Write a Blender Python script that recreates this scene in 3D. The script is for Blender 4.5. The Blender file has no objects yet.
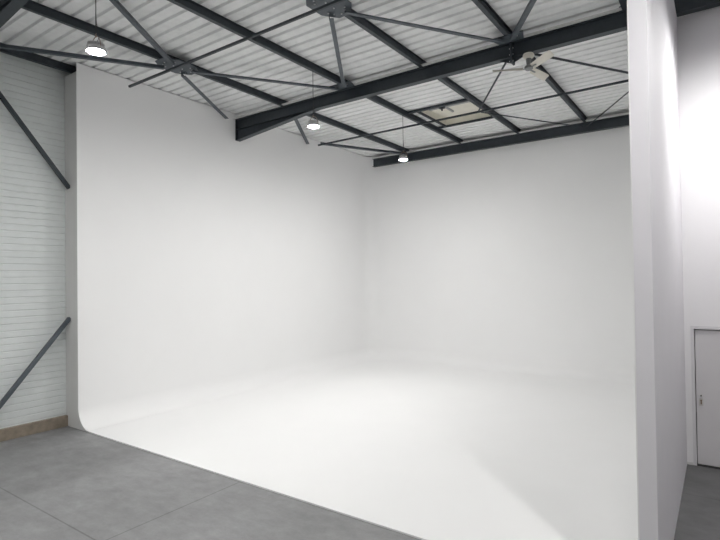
import bpy, bmesh, math, random
from mathutils import Vector, Matrix
S = bpy.context.scene
COL = S.collection
PI = math.pi
random.seed(4)

# ------------------------------------------------------------------ materials
def mat(name, col, rough=.6, metal=0., noise=0., scale=6., bump=0., spec=.5, emit=None):
    m = bpy.data.materials.new(name); m.use_nodes = True
    nt = m.node_tree; b = nt.nodes['Principled BSDF']
    b.inputs['Base Color'].default_value = (*col, 1)
    b.inputs['Roughness'].default_value = rough
    b.inputs['Metallic'].default_value = metal
    b.inputs['Specular IOR Level'].default_value = spec
    if emit:
        b.inputs['Emission Color'].default_value = (*emit[0], 1)
        b.inputs['Emission Strength'].default_value = emit[1]
    if noise or bump:
        tc = nt.nodes.new('ShaderNodeTexCoord')
        n = nt.nodes.new('ShaderNodeTexNoise'); n.inputs['Scale'].default_value = scale
        n.inputs['Detail'].default_value = 6
        nt.links.new(tc.outputs['Object'], n.inputs['Vector'])
        if noise:
            r = nt.nodes.new('ShaderNodeMapRange')
            r.inputs['From Min'].default_value = .3; r.inputs['From Max'].default_value = .7
            r.inputs['To Min'].default_value = 1 - noise; r.inputs['To Max'].default_value = 1 + noise
            nt.links.new(n.outputs['Fac'], r.inputs['Value'])
            v = nt.nodes.new('ShaderNodeVectorMath'); v.operation = 'SCALE'
            v.inputs[0].default_value = col
            nt.links.new(r.outputs[0], v.inputs['Scale'])
            nt.links.new(v.outputs[0], b.inputs['Base Color'])
        if bump:
            bn = nt.nodes.new('ShaderNodeBump'); bn.inputs['Strength'].default_value = bump
            bn.inputs['Distance'].default_value = .01
            nt.links.new(n.outputs['Fac'], bn.inputs['Height'])
            nt.links.new(bn.outputs[0], b.inputs['Normal'])
    return m

M_CYC = mat('cyclorama_white_paint', (.87, .87, .87), .75, noise=.006, scale=1.2, spec=.3)
M_WALL = mat('partition_paint', (.78, .765, .80), .75, noise=.01, scale=2., spec=.3)
M_END = mat('end_panel_paint', (.66, .66, .65), .8, noise=.02, scale=3)
M_STEEL = mat('dark_slate_steel', (.034, .043, .052), .5, noise=.12, scale=9., spec=.5)
M_STEEL2 = mat('grey_blue_steel', (.075, .09, .105), .5, noise=.12, scale=9., spec=.5)
M_SHEET = mat('galvanised_roof_sheet', (.82, .825, .825), .55, noise=.05, scale=7., spec=.4)
M_STRIP = mat('pale_edge_strip', (.62, .62, .61), .6)
M_CLAD = mat('pale_cladding', (.66, .69, .685), .55, noise=.03, scale=5., spec=.4)
M_PLINTH = mat('plinth_board', (.25, .21, .165), .85, noise=.2, scale=8., bump=.3)
M_DOOR = mat('door_paint', (.64, .625, .64), .55, noise=.01)
M_FRAME = mat('door_frame_paint', (.66, .65, .67), .55)
M_HALL = mat('hall_paint', (.55, .55, .55), .85)
M_BEIGE = mat('rooflight_panel', (.76, .735, .65), .6, noise=.05, scale=5)
M_GREY = mat('rooflight_upstand', (.36, .37, .37), .6)
M_BOLT = mat('zinc_bolt', (.6, .6, .62), .35, metal=.8)
M_WIRE = mat('dark_cord', (.04, .04, .045), .5)
M_LAMP = mat('lamp_housing', (.62, .62, .63), .4, metal=.3)
M_HOOK = mat('lamp_bracket_metal', (.30, .22, .17), .45, metal=.4)
M_FANW = mat('fan_cream_plastic', (.72, .69, .62), .5)
M_FANG = mat('fan_grey_metal', (.22, .23, .23), .5, metal=.3)
M_BRASS = mat('aged_brass', (.25, .17, .10), .4, metal=.6)
M_DARK = mat('dark_gap', (.03, .03, .03), .8)
M_LED = mat('led_lens', (.9, .9, .9), .4, emit=((1., .988, .968), 1060.))

def concrete():
    m = bpy.data.materials.new('polished_concrete'); m.use_nodes = True
    nt = m.node_tree; N = nt.nodes; Lk = nt.links; b = N['Principled BSDF']
    tc = N.new('ShaderNodeTexCoord')
    def noise(sc, det, rough=.6, off=(0, 0, 0), st=(1, 1, 1)):
        mp = N.new('ShaderNodeMapping'); mp.inputs['Location'].default_value = off; mp.inputs['Scale'].default_value = st
        Lk.new(tc.outputs['Object'], mp.inputs['Vector'])
        n = N.new('ShaderNodeTexNoise'); n.inputs['Scale'].default_value = sc
        n.inputs['Detail'].default_value = det; n.inputs['Roughness'].default_value = rough
        Lk.new(mp.outputs[0], n.inputs['Vector']); return n.outputs['Fac']
    def mr(v, a, b_, c, d, smooth=False):
        r = N.new('ShaderNodeMapRange'); Lk.new(v, r.inputs['Value'])
        if smooth: r.interpolation_type = 'SMOOTHSTEP'
        for k, x in zip(('From Min', 'From Max', 'To Min', 'To Max'), (a, b_, c, d)): r.inputs[k].default_value = x
        return r.outputs[0]
    def mth(op, a, c):
        n = N.new('ShaderNodeMath'); n.operation = op
        for i, x in enumerate((a, c)):
            if isinstance(x, (int, float)): n.inputs[i].default_value = x
            elif x is not None: Lk.new(x, n.inputs[i])
        return n.outputs[0]
    big = mr(noise(.9, 5, .6), .3, .7, .84, 1.14)
    mid = mr(noise(3.5, 8, .7, (3, 1, 0), (1, 1.7, 1)), .3, .7, .84, 1.14)
    fine = mr(noise(40, 4, .6, (5, 2, 0)), .3, .7, .96, 1.04)
    v = mth('MULTIPLY', mth('MULTIPLY', big, mid), fine)
    sx = N.new('ShaderNodeSeparateXYZ'); Lk.new(tc.outputs['Object'], sx.inputs[0])
    X, Y = sx.outputs[0], sx.outputs[1]
    # floor slightly darker next to the cladding, with an uneven edge
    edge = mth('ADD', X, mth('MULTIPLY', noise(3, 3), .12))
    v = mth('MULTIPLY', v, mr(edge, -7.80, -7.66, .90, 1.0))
    # floor much darker in the passage beside the partition
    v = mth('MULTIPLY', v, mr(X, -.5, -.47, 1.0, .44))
    # sawn joints on a 5 m grid
    def joint(c, pos, step):
        a = mth('SUBTRACT', c, pos); a = mth('ADD', a, step * 20 + step / 2); a = mth('MODULO', a, step)
        a = mth('SUBTRACT', a, step / 2); a = mth('ABSOLUTE', a, None)
        return mr(a, .004, .014, .62, 1.0)
    v = mth('MULTIPLY', v, joint(Y, 2.97, 5.)); v = mth('MULTIPLY', v, joint(X, -5.68, 5.))
    sc = N.new('ShaderNodeVectorMath'); sc.operation = 'SCALE'; sc.inputs[0].default_value = (.245, .246, .250)
    Lk.new(v, sc.inputs['Scale']); Lk.new(sc.outputs[0], b.inputs['Base Color'])
    Lk.new(mr(noise(2.2, 6), .3, .7, .42, .66), b.inputs['Roughness'])
    b.inputs['Specular IOR Level'].default_value = .4
    return m
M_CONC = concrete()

# ------------------------------------------------------------------ mesh helpers
class MB:
    def __init__(s): s.bm = bmesh.new()
    def box(s, x0, x1, y0, y1, z0, z1):
        vs = [s.bm.verts.new(p) for p in ((x0,y0,z0),(x1,y0,z0),(x1,y1,z0),(x0,y1,z0),(x0,y0,z1),(x1,y0,z1),(x1,y1,z1),(x0,y1,z1))]
        for f in ((3,2,1,0),(4,5,6,7),(0,1,5,4),(1,2,6,5),(2,3,7,6),(3,0,4,7)): s.bm.faces.new([vs[i] for i in f])
        return s
    def extr(s, prof, p0, p1, up=(0, 0, 1)):
        """closed 2-D profile (side, up) swept from p0 to p1"""
        p0, p1 = Vector(p0), Vector(p1); d = (p1 - p0).normalized(); up = Vector(up)
        side = d.cross(up).normalized(); u = side.cross(d).normalized()
        A = [s.bm.verts.new(p0 + side * a + u * b) for a, b in prof]
        B = [s.bm.verts.new(p1 + side * a + u * b) for a, b in prof]
        n = len(prof)
        for i in range(n): s.bm.faces.new((A[i], A[(i+1) % n], B[(i+1) % n], B[i]))
        s.bm.faces.new(A[::-1]); s.bm.faces.new(B); return s
    def prism(s, pts, axis, a, b):
        """polygon in the plane normal to axis, from a to b"""
        def P(p, t):
            q = [0, 0, 0]; r = [i for i in range(3) if i != axis]; q[r[0]], q[r[1]] = p; q[axis] = t; return q
        A = [s.bm.verts.new(P(p, a)) for p in pts]; B = [s.bm.verts.new(P(p, b)) for p in pts]; n = len(pts)
        for i in range(n): s.bm.faces.new((A[i], A[(i+1) % n], B[(i+1) % n], B[i]))
        s.bm.faces.new(A[::-1]); s.bm.faces.new(B); return s
    def cyl(s, p0, p1, r0, r1=None, n=16, caps=True):
        r1 = r0 if r1 is None else r1
        p0, p1 = Vector(p0), Vector(p1); d = (p1 - p0).normalized()
        a = d.orthogonal().normalized(); b = d.cross(a)
        A = [s.bm.verts.new(p0 + (a*math.cos(t) + b*math.sin(t)) * r0) for t in [2*PI*i/n for i in range(n)]]
        B = [s.bm.verts.new(p1 + (a*math.cos(t) + b*math.sin(t)) * r1) for t in [2*PI*i/n for i in range(n)]]
        for i in range(n): s.bm.faces.new((A[i], A[(i+1) % n], B[(i+1) % n], B[i]))
        if caps: s.bm.faces.new(A[::-1]); s.bm.faces.new(B)
        return s
    def lathe(s, prof, n=32, c=(0, 0, 0)):
        rings = []
        for r, z in prof:
            rings.append([s.bm.verts.new((c[0] + r*math.cos(2*PI*i/n), c[1] + r*math.sin(2*PI*i/n), c[2] + z)) for i in range(n)] if r > 1e-5 else [s.bm.verts.new((c[0], c[1], c[2] + z))])
        for A, B in zip(rings, rings[1:]):
            for i in range(n):
                j = (i+1) % n
                if len(A) == 1: s.bm.faces.new((A[0], B[i], B[j]))
                elif len(B) == 1: s.bm.faces.new((A[i], A[j], B[0]))
                else: s.bm.faces.new((A[i], A[j], B[j], B[i]))
        return s
    def sweep(s, pts, r, n=8):
        pts = [Vector(p) for p in pts]; rings = []
        for i, p in enumerate(pts):
            d = (pts[min(i+1, len(pts)-1)] - pts[max(i-1, 0)]).normalized()
            a = d.cross(Vector((0, .31, .95))).normalized(); b = d.cross(a)
            rings.append([s.bm.verts.new(p + (a*math.cos(2*PI*k/n) + b*math.sin(2*PI*k/n)) * r) for k in range(n)])
        for A, B in zip(rings, rings[1:]):
            for k in range(n): s.bm.faces.new((A[k], A[(k+1) % n], B[(k+1) % n], B[k]))
        s.bm.faces.new(rings[0][::-1]); s.bm.faces.new(rings[-1]); return s
    def build(s, name, m, parent=None, smooth=False, bevel=0, loc=None, fix=True):
        if fix: bmesh.ops.recalc_face_normals(s.bm, faces=s.bm.faces)
        if loc:
            bmesh.ops.translate(s.bm, vec=-Vector(loc), verts=s.bm.verts)
        me = bpy.data.meshes.new(name); s.bm.to_mesh(me); s.bm.free(); me.materials.append(m)
        if smooth:
            for p in me.polygons: p.use_smooth = True
        o = bpy.data.objects.new(name, me); COL.objects.link(o)
        if loc: o.location = loc
        if parent: o.parent = parent
        if bevel:
            b = o.modifiers.new('bevel', 'BEVEL'); b.width = bevel; b.segments = 2; b.limit_method = 'ANGLE'
        return o

def tag(o, label=None, cat=None, group=None, kind=None):
    for k, v in (('label', label), ('category', cat), ('group', group), ('kind', kind)):
        if v: o[k] = v
    return o
def thing(name, loc, label, cat, group=None, rz=0):
    o = bpy.data.objects.new(name, None); COL.objects.link(o); o.location = loc; o.rotation_euler = (0, 0, rz)
    return tag(o, label, cat, group)
def struct(o, label=None): return tag(o, label, None, None, 'structure')

# ------------------------------------------------------------------ main dimensions (m)
XW = -10.35      # inner face of the cyclorama's left wall
XC = -10.84      # cladding line
YF, YB = 5.0, 15.3   # cyclorama front edge / back wall
XP0, XP1 = -.62, -.48   # partition at the right
YD = 9.22        # door wall
XR, Y0 = 8.0, -7.0
ZB, ZT, ZS = 6.83, 7.10, 7.25   # frame beam bottom / top, roof sheet

# ------------------------------------------------------------------ setting
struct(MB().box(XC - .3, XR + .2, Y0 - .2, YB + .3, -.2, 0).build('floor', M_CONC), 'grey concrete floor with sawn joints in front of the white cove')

# corrugated roof: pans with narrow recessed grooves, running along X
def sheet():
    b = MB(); bm = b.bm; pitch = .25; pts = []
    y = Y0 - .1 + .14
    pts.append((Y0 - .2, ZS))
    while y < YB + .15:
        pts += [(y, ZS), (y + .018, ZS + .04), (y + .062, ZS + .04), (y + .080, ZS)]
        y += pitch
    pts.append((YB + .3, ZS))
    hx0, hx1, hy0, hy1 = -6.36, -4.92, 11.72, 13.38
    # split points at the opening edges
    def split(pts, yy):
        out = []
        for (a, b_) in zip(pts, pts[1:]):
            out.append(a)
            if a[0] < yy - 1e-6 and b_[0] > yy + 1e-6:
                t = (yy - a[0]) / (b_[0] - a[0]); out.append((yy, a[1] + t * (b_[1] - a[1])))
        out.append(pts[-1]); return out
    pts = split(split(pts, hy0), hy1)
    xs = [XC - .3, hx0, hx1, XR + .2]
    V = [[bm.verts.new((x, p[0], p[1])) for x in xs] for p in pts]
    for i in range(len(pts) - 1):
        inside = pts[i][0] >= hy0 - 1e-6 and pts[i+1][0] <= hy1 + 1e-6
        for k in range(3):
            if inside and k == 1: continue
            bm.faces.new((V[i][k], V[i][k+1], V[i+1][k+1], V[i+1][k]))
    o = b.build('ceiling', M_SHEET, fix=False)
    s = o.modifiers.new('solid', 'SOLIDIFY'); s.thickness = .006; s.offset = 1
    return struct(o, 'pale corrugated metal roof sheeting on dark steel')
sheet()

# left side wall: horizontal fluted cladding
def cladding():
    prof = []; z = 0.0
    while z < 7.3:
        prof += [(XC, z), (XC, z + .098), (XC - .012, z + .105), (XC - .012, z + .118)]
        z += .125
    prof.append((XC, 7.3))
    b = MB(); bm = b.bm
    A = [bm.verts.new((x, Y0, z)) for x, z in prof]; B = [bm.verts.new((x, YB + .3, z)) for x, z in prof]
    for i in range(len(prof) - 1): bm.faces.new((A[i], B[i], B[i+1], A[i+1]))
    b.box(XC - .2, XC - .03, Y0, YB + .3, 0, 7.3)
    return struct(b.build('wall_left', M_CLAD), 'pale grey horizontally ribbed metal cladding')
cladding()
struct(MB().box(XC + .001, XC + .085, Y0 + .02, YF - .003, 0, .215).build('trim_1', M_PLINTH, bevel=.006), 'brown board along the foot of the ribbed cladding')
struct(MB().box(XC - .2, XR + .2, YB + .16, YB + .3, 0, ZS).build('wall_back', M_HALL))
struct(MB().box(XC - .2, XR + .2, Y0 - .2, Y0, 0, ZS).build('wall_front', M_HALL))
struct(MB().box(XR, XR + .2, Y0, YB + .15, 0, ZS).build('wall_right', M_HALL))

# cyclorama: floor, two walls, coved joints, as one continuous skin
def cyclorama():
    root = thing('cyclorama', (XW, YF, 0), 'large seamless white infinity cove with curved floor joint, filling the hall', 'studio backdrop')
    R = .40; RV = .45; zt = 7.236; z0 = .02; xr = XP0 - .012
    # plan path of the wall foot: from the front left, along the left wall, round the corner, along the back wall
    def plan(off):
        """points of the wall line moved inwards by off"""
        pts = []
        x0 = XW + off; y1 = YB - off; r = RV
        pts += [(x0, YF), (x0, YF + (y1 - r - YF) * .5)]
        rr = max(r - off, .0) if off < r else 0.
        rr = r if off == 0 else max(r - off * .6, .12)
        cx, cy = x0 + rr, y1 - rr
        for k in range(0, 13):
            t = PI - k / 12 * PI / 2
            pts.append((cx + rr * math.cos(t), cy + rr * math.sin(t)))
        pts += [(x0 + (xr - x0) * .5, y1), (xr, y1)]
        return pts
    rows = [(0, zt), (0, 4.), (0, z0 + R)]
    for k in range(1, 15):
        a = k / 14 * PI / 2
        rows.append((R * (1 - math.cos(a)), z0 + R * (1 - math.sin(a))))
    b = MB(); bm = b.bm; g = []
    for off, z in rows:
        g.append([bm.verts.new((x, y, z)) for x, y in plan(off)])
    for A, B in zip(g, g[1:]):
        for i in range(len(A) - 1): bm.faces.new((A[i], A[i+1], B[i+1], B[i]))
    # flat floor: fan from the front right corner
    last = g[-1]; c = bm.verts.new((xr, YF, z0))
    for i in range(len(last) - 1): bm.faces.new((last[i], last[i+1], c))
    # down-turned front edge of the floor
    e0 = bm.verts.new((last[0].co.x, YF, 0.0)); e1 = bm.verts.new((xr, YF, 0.0))
    bm.faces.new((last[0], c, e1, e0))
    skin = b.build('white_skin', M_CYC, root, fix=True)
    for p in skin.data.polygons:
        p.use_smooth = abs(p.normal.z) < .999 and not (abs(p.normal.y) > .999 and p.center.y < YF + .01)
    skin.location = (-XW, -YF, 0)
    # end panel closing the gap between the skin and the side wall, following the cove
    poly = [(XC + .012, 7.06), (XC + .012, 0.002)]
    cove = [(XW + off, z) for off, z in rows][2:]
    poly += [(XW + R, 0.002)] + [(x, z) for x, z in cove[::-1]]
    poly += [(XW, 7.06)]
    e = MB().prism([(x - .004, z) for x, z in poly], 1, YF - .002, YF + .03).build('end_panel', M_END, root)
    e['label'] = 'narrow grey end panel with curved foot'
    e.location = (-XW, -YF, 0)
    # batten on the top edge of the left wall
    return root
cyclorama()

# partition: right side of the cove, outer face seen beside the door
pt = MB().box(XP0, XP1, YF, YB + .15, 0, ZB - .004).build('wall_partition', M_WALL)
struct(pt, 'tall white partition at the right edge of the cove')
# the inner face of the partition carries the cove paint
struct(MB().box(XP0 - .011, XP0 - .0005, YF + .002, YB, 0.02, ZB - .004).build('trim_2', M_CYC), 'white painted inner lining of the partition')
wd = MB()
dx0, dx1, dz = -.40, .61, 2.10
wd.box(XP1, dx0, YD, YD + .16, 0, ZB - .004).box(dx1, XR, YD, YD + .16, 0, ZB - .004).box(dx0, dx1, YD, YD + .16, dz, ZB - .004)
struct(wd.build('wall_door_side', mat('door_wall_paint', (.78, .77, .785), .7, noise=.01, scale=2, spec=.3)), 'white wall holding the door, right of the partition')
struct(MB().box(XP1 + .002, dx0 - .002, YD - .012, YD - .001, 0, .035).build('baseboard_right', M_STRIP), 'thin pale skirting beside the door')

door = bpy.data.objects.new('door_1', None); COL.objects.link(door); door.location = (dx0, YD, 0); struct(door, 'plain pale grey door with small handle plate')
f = MB().box(dx0, dx0 + .045, YD - .004, YD + .12, 0, dz).box(dx1 - .045, dx1, YD - .004, YD + .12, 0, dz).box(dx0 + .045, dx1 - .045, YD - .004, YD + .12, dz - .045, dz).build('door_frame', M_FRAME, door)
f.location = (-dx0, -YD, 0)
l = MB().box(dx0 + .055, dx1 - .055, YD + .028, YD + .07, .022, dz - .06).build('door_leaf', M_DOOR, door, bevel=.003)
l.location = (-dx0, -YD, 0)
xh = dx0 + .115
h = MB().cyl((xh, YD + .0285, 1.055), (xh, YD + .020, 1.055), .024, n=20).build('handle_rose', M_STRIP, door); h.location = (-dx0, -YD, 0)
k = MB().cyl((xh, YD + .020, 1.055), (xh, YD - .012, 1.055), .009, n=12).build('spindle', M_DARK, h); 
h2 = MB().box(xh - .03, xh + .025, YD + .022, YD + .0285, .90, 1.01).build('lock_plate', mat('plate_metal', (.56, .54, .52), .4, metal=.1), door, bevel=.002); h2.location = (-dx0, -YD, 0)
MB().cyl((xh, YD + .024, .982), (xh, YD + .008, .982), .011, n=14).box(xh - .007, xh + .007, YD + .008, YD + .022, .928, .982).build('lock_cylinder', M_BRASS, h2)
th = MB().box(dx0 + .045, dx1 - .045, YD + .0, YD + .12, 0, .012).build('threshold', M_DARK, door); th.location = (-dx0, -YD, 0)

# ------------------------------------------------------------------ frame beams (along X)
def ibeam_x(b, y0, y1, x0, x1, zb, zt, t=.011, tw=.008):
    ym = (y0 + y1) / 2
    b.box(x0, x1, y0, y1, zt - t, zt); b.box(x0, x1, y0, y1, zb, zb + t); b.box(x0, x1, ym - tw/2, ym + tw/2, zb + t, zt - t)
def frame(y0, y1, x0, x1, label, hz=.29, strip=True, apex=False):
    ym = (y0 + y1) / 2
    root = thing('roof_beam', (x0, ym, ZB), label, 'beam', 'main roof beams across the hall')
    def put(o): o.location = Vector(o.location) - Vector((x0, ym, ZB)); return o
    b = MB(); ibeam_x(b, y0, y1, x0, x1, ZB, ZT); put(b.build('beam_body', M_STEEL, root))
    xe = x0 + 2.75                                  # haunch: a tapering web and its own bottom flange
    if hz: w = MB().prism([(x0, ZB - hz), (xe, ZB), (x0, ZB)], 1, ym - .004, ym + .004)
    if hz: w.prism([(x0, ZB - hz), (x0, ZB - hz + .012), (xe, ZB + .006), (xe, ZB - .006)], 1, y0, y1)
    if hz: w.box(x0, x0 + .012, y0, y1, ZB - hz, ZT - .012)
    if hz: put(w.build('haunch', M_STEEL, root))
    if strip: 
        s = put(MB().box(x0, x1, y0 - .03, y0 + .01, ZT + .002, ZT + .045).build('edge_strip', M_STRIP, root)); s['label'] = 'thin pale edge strip'
    if apex:
        a = MB()
        for xx in (-3.02, -3.0 + .0): a.box(xx - .008, xx + .008, y0 - .015, y1 + .015, ZB - .10, ZT - .012)
        a.prism([(-3.25, ZB), (-3.01, ZB - .10), (-2.77, ZB)], 1, ym - .006, ym + .006)
        put(a.build('splice_plate', M_STEEL, root))
        for xx in (-3.035, -2.985):
            for zz in (ZB - .07, ZB + .05, ZB + .16): put(MB().cyl((xx, y0 + .02, zz), (xx + (.012 if xx > -3 else -.012), y0 + .02, zz), .011, n=6).build('bolt', M_BOLT, root))
    return root
frame(9.05, 9.20, XW + .002, XR, 'deep dark steel beam crossing mid hall above the white cove, thicker at its left end', apex=True)
frame(2.97, 3.12, XW + .002, XR, 'dark steel beam cutting the top left corner nearest the viewer', strip=False)
frame(15.06, 15.2, XW + .3, XP0 - .01, 'dark steel beam tight along the top of the far back wall', hz=0)

# ------------------------------------------------------------------ purlins (along Y, resting on the beams)
def purlin(x, y0, y1, label, w=.075, zb=ZT + .001, zt=ZS - .002):
    root = thing('roof_purlin', (x, (y0 + y1)/2, zb), label, 'purlin', 'roof purlins running toward the back wall')
    b = MB(); t = .009
    b.box(x - w/2, x + w/2, y0, y1, zb, zb + t); b.box(x - w/2, x + w/2, y0, y1, zt - t, zt); b.box(x - .004, x + .004, y0, y1, zb + t, zt - t)
    o = b.build('purlin_body', M_STEEL, root); o.location = -Vector(root.location)
    for yy in (3.045, 9.125, 15.13):
        if y0 < yy < y1:
            c = MB(); c.box(x - w/2 - .045, x - w/2 + .0, yy - .085, yy - .035, zb, zb + .07)
            o = c.build('cleat', M_STEEL2, root); o.location = -Vector(root.location)
            MB().cyl((x - w/2 - .022, yy - .06, zb + .07), (x - w/2 - .022, yy - .06, zb + .085), .012, n=6).build('bolt', M_BOLT, o)
    return root
purlin(-10.62, Y0 + .05, YB - .05, 'dark steel eave purlin topping the ribbed cladding at far left')
purlin(-8.65, Y0 + .05, 15.24, 'dark steel purlin nearest the left cove wall, carrying the left gusset plate')
purlin(-6.68, Y0 + .05, 15.24, 'dark steel purlin from which the three hanging lamps drop')
purlin(-4.83, Y0 + .05, 15.24, 'dark steel purlin carrying the upper gusset plate, right edge of the rooflight')
purlin(-2.99, Y0 + .05, 15.24, 'dark steel purlin above the ceiling fan and beam splice')
purlin(-1.17, Y0 + .05, 15.24, 'dark steel purlin short glimpse at top beside the right partition')
purlin(.68, Y0 + .05, 9.3, 'dark steel purlin over the passage right of the partition')

# ------------------------------------------------------------------ bracing
def Lprof(a, t): return [(-a/2, 0), (a/2, 0), (a/2, t), (-a/2 + t, t), (-a/2 + t, a*.8), (-a/2, a*.8)]
def brace(p0, p1, label, a=.075, m=None, name='roof_brace', group='diagonal roof braces', cat='brace'):
    c = (Vector(p0) + Vector(p1)) / 2
    o = MB().extr(Lprof(a, .008), p0, p1).build(name, m or M_STEEL2, loc=tuple(c))
    return tag(o, label, cat, group)
zb_ = ZT - .088
def arm(a, b, z=zb_, s0=.26, s1=.14):
    A, B = Vector((*a, z)), Vector((*b, z)); d = (B - A).normalized()
    return tuple(A + d*s0), tuple(B - d*s1)
N1, N2, N6 = (-8.65, 6.12), (-4.83, 6.12), (-1.17, 6.12)
def gusset(c, pts, label, z=ZT - .013, bolts=()):
    root = thing('gusset_plate', (c[0], c[1], z), label, 'gusset plate', 'bolted gusset plates under the purlins')
    MB().prism(pts, 2, 0, .012).build('plate', M_STEEL2, root)
    for x, y in bolts: MB().cyl((x, y, .0), (x, y, -.013), .014, n=6).build('bolt', M_BOLT, root)
    return root
P6 = [(-.12, -.42), (.12, -.42), (.30, -.20), (.30, .16), (.12, .40), (-.12, .40), (-.30, .16), (-.30, -.20)]
B6 = [(sx*a, sy*b_) for sx in (1, -1) for sy in (1, -1) for a, b_ in ((.16, .17), (.11, .25))] + [(0, .1), (0, -.1), (0, .3), (0, -.3)]
gusset(N1, P6, 'grey gusset plate joining four braces above the left wall lamp', bolts=B6)
gusset(N2, P6, 'bolted gusset plate at top centre edge of the picture, under third purlin', bolts=B6)
P3 = [(-.30, -.30), (.0, -.30), (.30, -.30), (.22, -.01), (-.22, -.01)]
gusset((-6.68, 9.04), P3, 'small gusset plate where two braces meet the mid beam below the lamp purlin', bolts=[(-.16, -.2), (.16, -.2)])
gusset((-2.99, 9.04), P3, 'small gusset plate on the mid beam at its splice, above the fan', bolts=[(-.16, -.2), (.16, -.2)])

p, q = arm(N1, (-6.68, 3.2)); brace(p, q, 'diagonal brace rising from the left gusset plate to the top edge of the picture')
p, q = arm(N1, (XW + .05, 3.55), s1=.0); brace(p, q, 'brace running from the left gusset plate past the nearest lamp to the left edge')
p, q = arm(N1, (XW + .05, 8.75), s1=.06); brace(p, q, 'short brace from the left gusset plate down to the left cove wall', a=.095)
p, q = arm(N1, (-6.68, 8.95)); brace(p, q, 'long brace from the left gusset plate to the plate below the lamp purlin')
p, q = arm(N2, (-6.68, 8.95)); brace(p, q, 'steep brace from the top centre gusset plate down to the mid beam')
p, q = arm(N2, (-2.99, 8.95)); brace(p, q, 'long brace from the top centre gusset plate to the beam splice')
p, q = arm(N6, (-2.99, 8.95)); brace(p, q, 'brace rising right from the beam splice to the top edge near the partition')
zr = ZT - .07
brace((-8.55, 9.25, zr), (XW + .03, 11.9, zr), 'short brace from under the mid beam to the left cove wall, by the second lamp', a=.10)
brace((-9.95, 12.1, ZT - .10), (-8.55, 14.95, ZT - .10), 'brace low over the far corner ending near the farthest lamp', a=.11, m=M_STEEL2)

def rod(p0, p1, label, r=.016):
    c = (Vector(p0) + Vector(p1)) / 2
    o = MB().cyl(p0, p1, r, n=10).build('bracing_rod', M_STEEL, loc=tuple(c), smooth=False)
    return tag(o, label, 'rod', 'thin bracing rods in the far bay')
zq = ZT - .13
rod((-3.05, 9.20, zq), (-4.80, 11.95, zq), 'thin rod from the beam splice left to the rooflight corner', .02)
rod((-2.93, 9.20, zq), (-1.22, 11.95, zq), 'thin rod from behind the fan right to the partition', .024)
rod((-4.80, 12.1, zq), (-3.05, 15.05, zq), 'thin rod from the rooflight corner to the far beam')
rod((-2.93, 15.05, zq), (-1.22, 12.1, zq), 'thin rod from the far beam right to the partition')

def tie(y, x0, x1, z, label, s=.045):
    o = MB().box(x0, x1, y - s/2, y + s/2, z, z + s).build('tie_bar', M_STEEL, loc=((x0+x1)/2, y, z))
    return tag(o, label, 'tie bar', 'tie bars crossing under the purlins')
tie(5.93, -10.05, 6.0, ZT - .155, 'slim dark tie bar crossing under the left and top centre gusset plates', .04)
tie(12.02, -10.0, XP0 - .01, ZT - .155, 'slim dark tie bar crossing the far bay below the rooflight', .042)

# wall braces on the cladding
def wbrace(p0, p1, label, m=M_STEEL2):
    c = (Vector(p0) + Vector(p1)) / 2
    o = MB().extr([(-.035, -.035), (.035, -.035), (.035, .035), (-.035, .035)], p0, p1, up=(1, 0, 0)).build('wall_brace', m, loc=tuple(c))
    return tag(o, label, 'brace', 'diagonal braces on the ribbed side wall')
wbrace((-10.66, 3.27, 6.98), (-10.66, YF - .004, 4.77), 'upper dark diagonal brace descending across the ribbed cladding', M_STEEL)
wbrace((-10.66, 3.27, .06), (-10.66, YF - .004, 2.17), 'lower dark diagonal brace rising across the ribbed cladding to the end panel', M_STEEL2)

# ------------------------------------------------------------------ rooflight between two purlins
def rooflight():
    x0, x1, y0, y1 = -6.36, -4.92, 11.72, 13.38
    xs = -6.64
    root = thing('rooflight', ((x0+x1)/2, (y0+y1)/2, ZS), 'beige roof hatch set between two purlins in the far bay', 'rooflight')
    O = -Vector(root.location)
    def put(o): o.location = O; return o
    h = .16
    u = MB().box(x0 - .02, x0, y0, y1, ZS - .01, ZS + h).box(x1, x1 + .02, y0, y1, ZS - .01, ZS + h)
    u.box(x0, x1, y0 - .02, y0, ZS - .01, ZS + h).box(x0, x1, y1, y1 + .02, ZS - .01, ZS + h)
    put(u.build('upstand', M_BEIGE, root))
    put(MB().box(x0, x1, y0, y1, ZS + h, ZS + h + .02).build('hatch_panel', M_BEIGE, root))
    t = MB().box(x0 + .02, x1 - .02, y0 + .55, y0 + .62, ZS + h - .04, ZS + h).box(x0 + .45, x0 + .50, y0 + .25, y0 + 1.1, ZS + h - .04, ZS + h)
    put(t.build('cross_rail', M_GREY, root))
    put(MB().box(x0 + .38, x0 + .52, y0 + .42, y0 + .52, ZS + h - .1, ZS + h - .0).cyl((x0+.45, y0+.47, ZS+h-.1), (x0+.45, y0+.47, ZS+h-.16), .02).build('opener', M_STEEL, root))
    zt0, zt1 = ZT + .08, ZS - .012
    put(MB().box(xs, -4.87, y0 - .07, y0 - .0, zt0, zt1).build('trimmer', M_STEEL, root))
    put(MB().box(xs, -4.87, y1 + .0, y1 + .05, zt0, zt1).build('trimmer', M_STEEL, root))
    put(MB().box(x0 - .045, x0 - .005, y0, y1, zt0, zt1).build('trimmer', M_STEEL, root))
    return root
rooflight()

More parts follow.
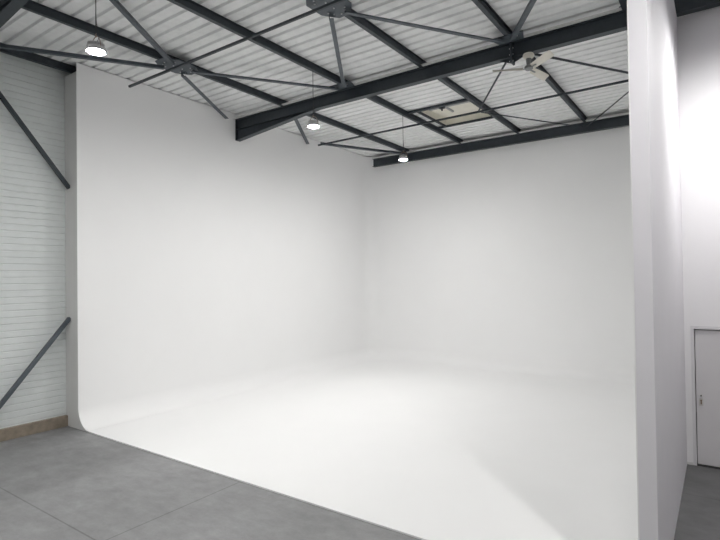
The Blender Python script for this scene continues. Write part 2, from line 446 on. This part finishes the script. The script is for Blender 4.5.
# ------------------------------------------------------------------ hanging high-bay lamps
LS = .85
def lamp(x, y, z, ztop, label):
    root = thing('high_bay_lamp', (x, y, z), label, 'lamp', 'round high bay lamps hanging from the purlins')
    root.scale = (LS, LS, LS)
    MB().lathe([(0, .135), (.045, .135), (.055, .12), (.06, .075), (.125, .06), (.142, .045), (.142, -.018), (.13, -.018), (.126, .034), (0, .036)], 36).build('housing', M_LAMP, root, smooth=False)
    for k in range(16):
        a = 2*PI*k/16; c, s = math.cos(a), math.sin(a); fins = MB()
        fins.extr([(-.002, .0), (.002, .0), (.002, .055), (-.002, .055)], (c*.05, s*.05, .066), (c*.118, s*.118, .061))
        fins.build('cooling_fin', M_LAMP, root)
    MB().lathe([(0, -.050), (.035, -.048), (.065, -.041), (.092, -.027), (.110, -.008), (.120, .014), (.122, .034), (0, .034)], 36).build('lens', M_LED, root)
    br = MB(); n = 14
    br.sweep([(.138*math.cos(PI*k/n), 0, .03 + .19*math.sin(PI*k/n)) for k in range(n+1)], .006)
    bk = br.build('bracket', M_HOOK, root)
    MB().cyl((0, 0, .215), (0, 0, .235), .014, n=10).sweep([(.018*math.cos(t), 0, .252 + .018*math.sin(t)) for t in [2*PI*k/10 for k in range(10)]], .004, 6).build('hook', M_HOOK, bk)
    MB().cyl((0, 0, .262), (0, 0, (ztop - z) / LS), .0075, n=8).build('cord', M_WIRE, root)
    MB().sweep([(.03, 0, .12), (.05, .02, .2), (.04, .02, .30), (.015, .0, .42), (.006, 0, .6)], .004, 6).build('power_lead', M_WIRE, root)
    return root
LP = [(-6.66, 3.47, 5.93, 'round hanging lamp nearest the viewer, at upper left'),
      (-6.66, 7.86, 5.97, 'round hanging lamp seen just below the left end of the mid beam'),
      (-6.66, 11.43, 5.94, 'small round hanging lamp farthest away, by the back corner')]
for x, y, z, lab in LP: lamp(x, y, z, ZT, lab)
# the same row goes on behind the viewer and a second row hangs over the passage
for x, y, lab in ((-6.66, -.6, 'round hanging lamp of the left row behind the viewer'),
                  (-6.66, -4.4, 'round hanging lamp of the left row farthest behind the viewer'),
                  (.70, 3.65, 'round hanging lamp over the passage, in front of the partition end'),
                  (.70, 7.75, 'round hanging lamp over the passage, next to the door wall'),
                  (.70, -.6, 'round hanging lamp right above and behind the viewer')):
    lamp(x, y, 5.93, ZT, lab)

# ------------------------------------------------------------------ ceiling fan
def fan():
    x, y, z = -2.72, 9.115, 6.565
    root = thing('ceiling_fan', (x, y, z), 'cream three-bladed ceiling fan hanging behind the mid beam splice', 'ceiling fan')
    zc = ZB - .001 - z
    MB().lathe([(0, zc - .0), (.085, zc), (.10, zc - .03), (.085, zc - .07), (.05, zc - .09), (0, zc - .09)], 28).build('canopy', M_FANW, root)
    MB().cyl((0, 0, .06), (0, 0, zc - .085), .035, .05, n=18).build('down_rod', M_FANG, root)
    MB().lathe([(0, .06), (.04, .06), (.065, .045), (.075, .02), (.075, -.005), (.05, -.025), (0, -.03)], 28).build('motor', M_FANG, root)
    for ang, L in ((-153, .62), (-40, .66), (78, .66)):
        a = math.radians(ang); d = Vector((math.cos(a), math.sin(a), 0)); s = Vector((-d.y, d.x, 0))
        b = MB(); bm = b.bm; n = 10; top = []; bot = []
        for k in range(n + 1):
            t = k / n; r = .10 + (L - .10) * t; w = .036 + .022 * math.sin(min(t * 1.3, 1) * PI / 2)
            if k == n: w *= .8
            pt_ = [Vector((0, 0, .0)) + d * r + s * (w * e) + Vector((0, 0, -.034 * e)) for e in (-1, 0, 1)]
            pt_[1].z += .008
            top.append([bm.verts.new(v + Vector((0, 0, .005))) for v in pt_]); bot.append([bm.verts.new(v - Vector((0, 0, .005))) for v in pt_])
        for i in range(n):
            for j in range(2):
                bm.faces.new((top[i][j], top[i][j+1], top[i+1][j+1], top[i+1][j])); bm.faces.new((bot[i][j], bot[i+1][j], bot[i+1][j+1], bot[i][j+1]))
            bm.faces.new((top[i][0], top[i+1][0], bot[i+1][0], bot[i][0])); bm.faces.new((top[i][2], bot[i][2], bot[i+1][2], top[i+1][2]))
        for i in (0, n):
            bm.faces.new([*top[i], *bot[i][::-1]])
        bl = b.build('blade', M_FANW, root)
        MB().extr([(-.02, -.006), (.02, -.006), (.02, .0), (-.02, .0)], d*.06 + Vector((0, 0, -.006)), d*.22 + Vector((0, 0, -.006))).build('blade_iron', M_FANG, bl)
    return root
fan()

# ------------------------------------------------------------------ world, camera
w = bpy.data.worlds.new('world'); S.world = w; w.use_nodes = True
w.node_tree.nodes['Background'].inputs[0].default_value = (.6, .7, .8, 1)
w.node_tree.nodes['Background'].inputs[1].default_value = .05

f_px, yaw, pitch, roll, H = 510.8, .61554, .014636, -.013587, 2.9
F = Vector((-math.sin(yaw)*math.cos(pitch), math.cos(yaw)*math.cos(pitch), math.sin(pitch)))
r = Vector((math.cos(yaw), math.sin(yaw), 0)); u = r.cross(F)
c, s_ = math.cos(roll), math.sin(roll)
R_, U_ = c*r + s_*u, -s_*r + c*u
cam = bpy.data.cameras.new('camera'); co = bpy.data.objects.new('camera', cam); COL.objects.link(co)
cam.sensor_width = 36; cam.lens = f_px / 720 * 36; cam.clip_start = .05; cam.clip_end = 100
co.matrix_world = Matrix(((R_.x, U_.x, -F.x, 0), (R_.y, U_.y, -F.y, 0), (R_.z, U_.z, -F.z, H), (0, 0, 0, 1)))
S.camera = co
S.view_settings.view_transform = 'Standard'; S.view_settings.look = 'None'
S.view_settings.gamma = 1; S.view_settings.use_curve_mapping = False
S.view_settings.exposure = 0.0
S.cycles.max_bounces = 12; S.cycles.diffuse_bounces = 8
